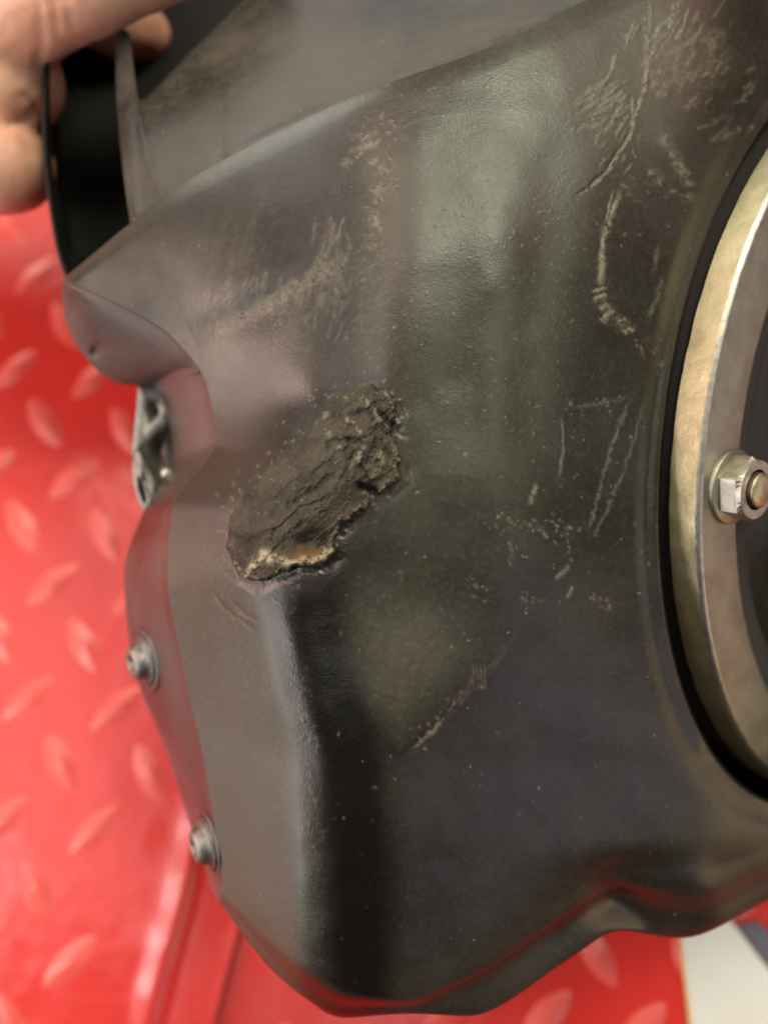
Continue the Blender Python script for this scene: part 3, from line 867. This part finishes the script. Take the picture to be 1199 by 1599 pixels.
# --- open duct at the upper left that the hand holds
dy = [-220, -90, 30, 75, 130, 200, 270, 350, 400, 436]
rimx = [150, 108, 80, 73, 67, 66, 70, 81, 91, 104]
Dr = [202, 201, 199, 198, 197, 196, 194.5, 192.5, 191, 189]
Gd = []
for yv, xv, dv in zip(dy, rimx, Dr):
    k = (436-yv)/436.
    xr = 215 + 40*max(0, min(1, k))
    Gd.append([(xv+14, yv, dv+34), (xv, yv, dv+3), (xv+1, yv, dv+0.6), (xv+4, yv, dv), (xv+8, yv, dv+0.8), (xv+11, yv, dv+5), (xv+26, yv, min(238, dv+36)), (xr, yv+4, 238-6*(1-k)), (xr+130*max(0,k)+20, yv-8, 236-8*(1-k)), (xr+260*max(0,k)+30, yv-20, 226-8*(1-k)), (xr+420*max(0,k)+40, yv-30, 206-6*(1-k))])
Gd[-1] = [(x, 440 if j < 6 else 400, d) for j, (x, _, d) in enumerate(Gd[-1])]
Gd.append([(x+8, 478, max(d, 196)+8) for (x, _, d) in Gd[-1]])
Bd = loft(Gd, 5.0)
build('duct', P(Bd[..., 0], Bd[..., 1], Bd[..., 2]).reshape(-1, 3), gridfaces(*Bd.shape[:2]), M_DARK, air)

# --- sprung metal clip seen through the gap in the flange
clip = empty('spring_clip', tuple(P(240, 700, 195) - wloc(air))); clip.parent = air
def plate(name, poly, D_at, th, m, parent, hole=None, n=64):
    """bent sheet: outline in pixels, depth function, thickness in mm, optional round hole"""
    poly = np.array(poly, float)
    L = np.r_[0, np.cumsum(np.linalg.norm(np.diff(np.vstack([poly, poly[:1]]), axis=0), axis=1))]
    t = np.linspace(0, L[-1], n, endpoint=False)
    C = np.vstack([poly, poly[:1]])
    O = np.stack([np.interp(t, L, C[:, k]) for k in (0, 1)], 1)
    if hole is not None:
        h0 = np.array(hole[:2]); ang = np.arctan2(O[:, 1]-h0[1], O[:, 0]-h0[0])
        I = h0 + hole[2]*np.stack([np.cos(ang), np.sin(ang)], 1)
    else:
        I = O.mean(0) + (O-O.mean(0))*0.02
    rings = []
    for q, dz in ((I, th), (I, 0), (I*0.5+O*0.5, 0), (O*0.96+I*0.04, 0), (O, 0.25), (O, th)):
        rings.append(P(q[:, 0], q[:, 1], D_at(q[:, 0], q[:, 1]) + dz))
    return build(name, np.concatenate(rings), gridfaces(6, n, wrap=True), m, parent)
plate('clip_plate', [(216,602),(262,600),(268,640),(262,668),(246,676),(226,700),(214,712),(206,716),(208,690),(212,650)], lambda x, y: 195.5 + (x-216)*0.02, 1.2, M_SCREW, clip, hole=(241, 642, 8))
plate('clip_tongue', [(206,712),(216,702),(226,706),(240,735),(252,762),(246,784),(228,802),(216,782),(208,752)], lambda x, y: 196.5 - 1.8*np.exp(-((x-(228+(y-745)*.35))/9)**2), 1.2, M_SCREW, clip)
plate('clip_back', [(212,700),(222,612),(285,612),(285,800),(232,806)], lambda x, y: 202 + (x-240)*0.01, 1.5, M_TOP, clip)
plate('slot_tongue', [(214,742),(220,748),(228,768),(230,784),(224,786),(215,764)], lambda x, y: 194.3 + x*0, 0.5, M_DARK, clip)
c = P(262, 738, 194.0); n = RC @ np.array([0.2, 0.3, 1.0]); n /= np.linalg.norm(n)
revolve('clip_rivet', c, n, [(0.05e-3, 1.3e-3), (0.8e-3, 1.1e-3), (1.3e-3, 0.6e-3), (1.5e-3, 0), (1.5e-3, -2e-3)], M_STEEL, clip, seg=20)

# --- clamp ring with its nut, stud, gasket and rubber boot
ring = empty('clamp_ring', tuple(RCEN - wloc(air))); ring.parent = air
seg = 360
def rev_ring(name, prof, m, parent, wobble=0.0, smooth=True):
    V = []
    for k, (r, h) in enumerate(prof):
        for i in range(seg):
            t = 2*math.pi*i/seg
            wv = wobble*(VN(5)(np.array(i*0.7), np.array(k*3.0)) - .5) if wobble else 0
            V.append(RCEN + RN*h + (RA*math.cos(t) + RB*math.sin(t))*(r + wv))
    return build(name, V, gridfaces(len(prof), seg, wrap=True), m, parent, smooth=smooth)
ri = RR*RI
rev_ring('ring_band', [(RR, -RT-0.001), (RR, -RT*0.66), (RR, -RT*0.33), (RR, -0.0007)], M_ZINC, ring, 0.00025)
rev_ring('ring_edge', [(RR+0.0001, -0.0009), (RR-0.0001, -0.0006), (RR-0.0005, -0.00015), (RR-0.0009, 0.0)], M_STEEL, ring)
rev_ring('ring_face', [(RR-0.0009, 0.0), (RR-0.003, 0.0), (RR-0.007, 0.00005), (ri+0.0012, 0.0), (ri+0.0006, -0.0001), (ri, -0.0007), (ri, -0.004)], M_FACE, ring)
rev_ring('gasket', [(RR+0.0004, -RT-0.020), (RR+0.0006, -RT-0.006), (RR-0.0006, -RT-0.0022), (RR-0.002, -RT-0.0018)], M_DARK, air)
rev_ring('rubber_boot', [(ri+0.001, -0.0022), (ri-0.002, -0.0014), (ri-0.006, -0.0020), (ri-0.010, -0.005), (ri-0.016, -0.012), (ri-0.022, -0.020), (0.030, -0.022), (0.001, -0.022)], M_RUB, air)

# nut on the ring face at pixel (1148, 756)
_, dn = ring_plane(np.array(1140.0), np.array(760.0), 0.0)
c = P(1140, 760, float(dn))
nut = empty('nut', tuple(c - wloc(ring))); nut.parent = ring
mm = 1e-3
def hexprism(name, c, n, R, h, m, parent, phase):
    a, b = basis(n)
    V = []; prof = [(0.60, h*0.98), (0.60, h), (0.86, h), (1.0, h*0.80), (1.0, h*0.10), (0.97, 0.0)]
    k = 48
    for r, hh_ in prof:
        for i in range(k):
            t = 2*math.pi*i/k
            tm = ((t + phase) % (math.pi/3)) - math.pi/6
            rad = R*math.cos(math.pi/6)/math.cos(tm)
            if r in (0.60,): rad = R
            elif r == 0.86: rad = min(rad, R*0.87)/0.86*0.99
            V.append(c + n*hh_ + (a*math.cos(t) + b*math.sin(t))*rad*r)
    o = build(name, V, gridfaces(len(prof), k, wrap=True), m, parent, smooth=False)
    return o
revolve('washer', c, RN, [(2*mm, 0.9*mm), (7.2*mm, 0.9*mm), (7.5*mm, 0.6*mm), (7.5*mm, -0.3*mm)], M_FACE, nut)
hexprism('nut_hex', c + RN*0.9*mm, RN, 6.6*mm, 4.6*mm, M_STEEL, nut, 0.25)
prof = [(0.05*mm, 6.9*mm), (2.5*mm, 6.9*mm), (3.2*mm, 6.5*mm)]
z = 6.3
while z > 0.5:
    prof += [(3.45*mm, z*mm), (3.0*mm, (z-0.5)*mm)]; z -= 1.0
revolve('stud', c, RN, prof, M_STUD, nut, seg=32)

# ------------------------------------------------------------------ the hand holding the duct
def tube(pts, k=20):
    """tapered rounded tube through (px, py, D, radius mm) points -> verts, faces"""
    pts = np.array(pts, float)
    X = np.linspace(0, len(pts)-1, (len(pts)-1)*8+1)
    S = catmull(pts, X)
    C = P(S[:, 0], S[:, 1], S[:, 2]); R = S[:, 3]*1e-3
    T = np.gradient(C, axis=0); T /= np.linalg.norm(T, axis=1)[:, None]
    rings = []
    def ringat(c, t, r):
        a, b = basis(t)
        th = np.linspace(0, 2*np.pi, k, endpoint=False)
        return c + r*(np.cos(th)[:, None]*a + np.sin(th)[:, None]*b)
    for e in (80, 55, 28): rings.append(ringat(C[0]-T[0]*R[0]*math.sin(math.radians(e)), T[0], R[0]*math.cos(math.radians(e))))
    for c_, t_, r_ in zip(C, T, R): rings.append(ringat(c_, t_, r_))
    for e in (28, 55, 80): rings.append(ringat(C[-1]+T[-1]*R[-1]*math.sin(math.radians(e)), T[-1], R[-1]*math.cos(math.radians(e))))
    V = np.concatenate(rings); n = len(rings)
    Fc = [tuple(f) for f in gridfaces(n, k, wrap=True)]
    Fc.append(tuple(range(k))); Fc.append(tuple(range((n-1)*k, n*k))[::-1])
    return V, Fc
digits = {
 'index':  [(-170,60,214,11.5),(-30,50,202,13.5),(60,8,194,11.6),(140,-22,190,10.2),(230,-58,190,9.6),(310,-90,194,9.0),(360,-112,200,7.2)],
 'middle': [(-190,160,222,11.5),(-60,130,210,12.4),(0,126,205,12.4),(26,130,209,11.8),(20,132,221,10.4),(2,134,236,9.0)],
 'ring':   [(-200,260,226,11),(-70,262,212,11.8),(-8,260,207,11.4),(16,262,211,11.0),(12,266,223,10.0),(0,270,238,8.6)],
 'little': [(-230,340,230,10),(-140,345,222,9.6),(-90,348,218,9.2),(-60,350,222,8.6),(-52,352,232,7.8)],
 'thumb':  [(-260,-60,226,13),(-60,-60,222,11.5),(90,-10,222,10.5),(150,14,226,10.2),(195,36,231,9.6),(226,52,236,7.6)],
 'palm1':  [(-480,10,232,22),(-330,90,228,19),(-170,70,216,14)],
 'palm2':  [(-480,30,234,22),(-330,170,232,18),(-180,170,224,14)],
 'palm3':  [(-480,60,236,22),(-330,240,234,17),(-190,260,226,13)],
 'palm4':  [(-480,80,238,20),(-340,300,236,15),(-220,340,231,11)],
 'palm5':  [(-480,-30,232,20),(-380,0,230,18),(-240,-50,226,14)],
 'wrist':  [(-900,-330,215,25),(-680,-140,226,25),(-470,30,234,25)],
}
VV, FF, off = [], [], 0
for nme, pts in digits.items():
    v, f_ = tube(pts)
    VV.append(v); FF += [tuple(i+off for i in q) for q in f_]; off += len(v)
VV = np.concatenate(VV)
tmp = build('hand_tmp', VV, FF, None)
md = tmp.modifiers.new('r', 'REMESH'); md.mode = 'VOXEL'; md.voxel_size = 0.0011
md = tmp.modifiers.new('s', 'SMOOTH'); md.factor = 0.6; md.iterations = 9
bpy.context.view_layer.update()
me = bpy.data.meshes.new_from_object(tmp.evaluated_get(bpy.context.evaluated_depsgraph_get()))
me.name = 'hand'
hl = tuple(tmp.location)
bpy.data.objects.remove(tmp)
n_ = len(me.vertices)
co = np.zeros(n_*3, np.float32); me.vertices.foreach_get('co', co); co = co.reshape(-1, 3)
nv = np.zeros(n_*3, np.float32); me.vertices.foreach_get('normal', nv); nv = nv.reshape(-1, 3)
wc = co + np.array(hl, np.float32)
cc = (wc - CAM) @ RC
hx = CX + cc[:, 0]/-cc[:, 2]*FPX; hy = CY - cc[:, 1]/-cc[:, 2]*FPX
dsp = np.zeros(n_)
for pts, wd, am in (([(58,178),(40,188),(0,196),(-60,200)], 9, -1.6), ([(62,10),(66,60),(60,110)], 7, -0.5), ([(84,0),(90,50)], 6, -0.5), ([(40,150),(64,172)], 7, -0.8), ([(100,-20),(112,40)], 5, -0.35)):
    d, _ = segdist(hx, hy, pts); dsp += am*np.exp(-(d/wd)**2)
dsp += (fbm(hx/40, hy/40, 201, 3)-.5)*0.9
co = co + nv*(dsp*1e-3)[:, None]
me.vertices.foreach_set('co', co.astype(np.float32).ravel()); me.update()
me.polygons.foreach_set('use_smooth', np.ones(len(me.polygons), bool))
me.materials.clear()
hand = link('hand', me, M_SKIN, None, hl)
tag(hand, 'bare hand gripping the open duct at the top left of the black air box', 'hand')
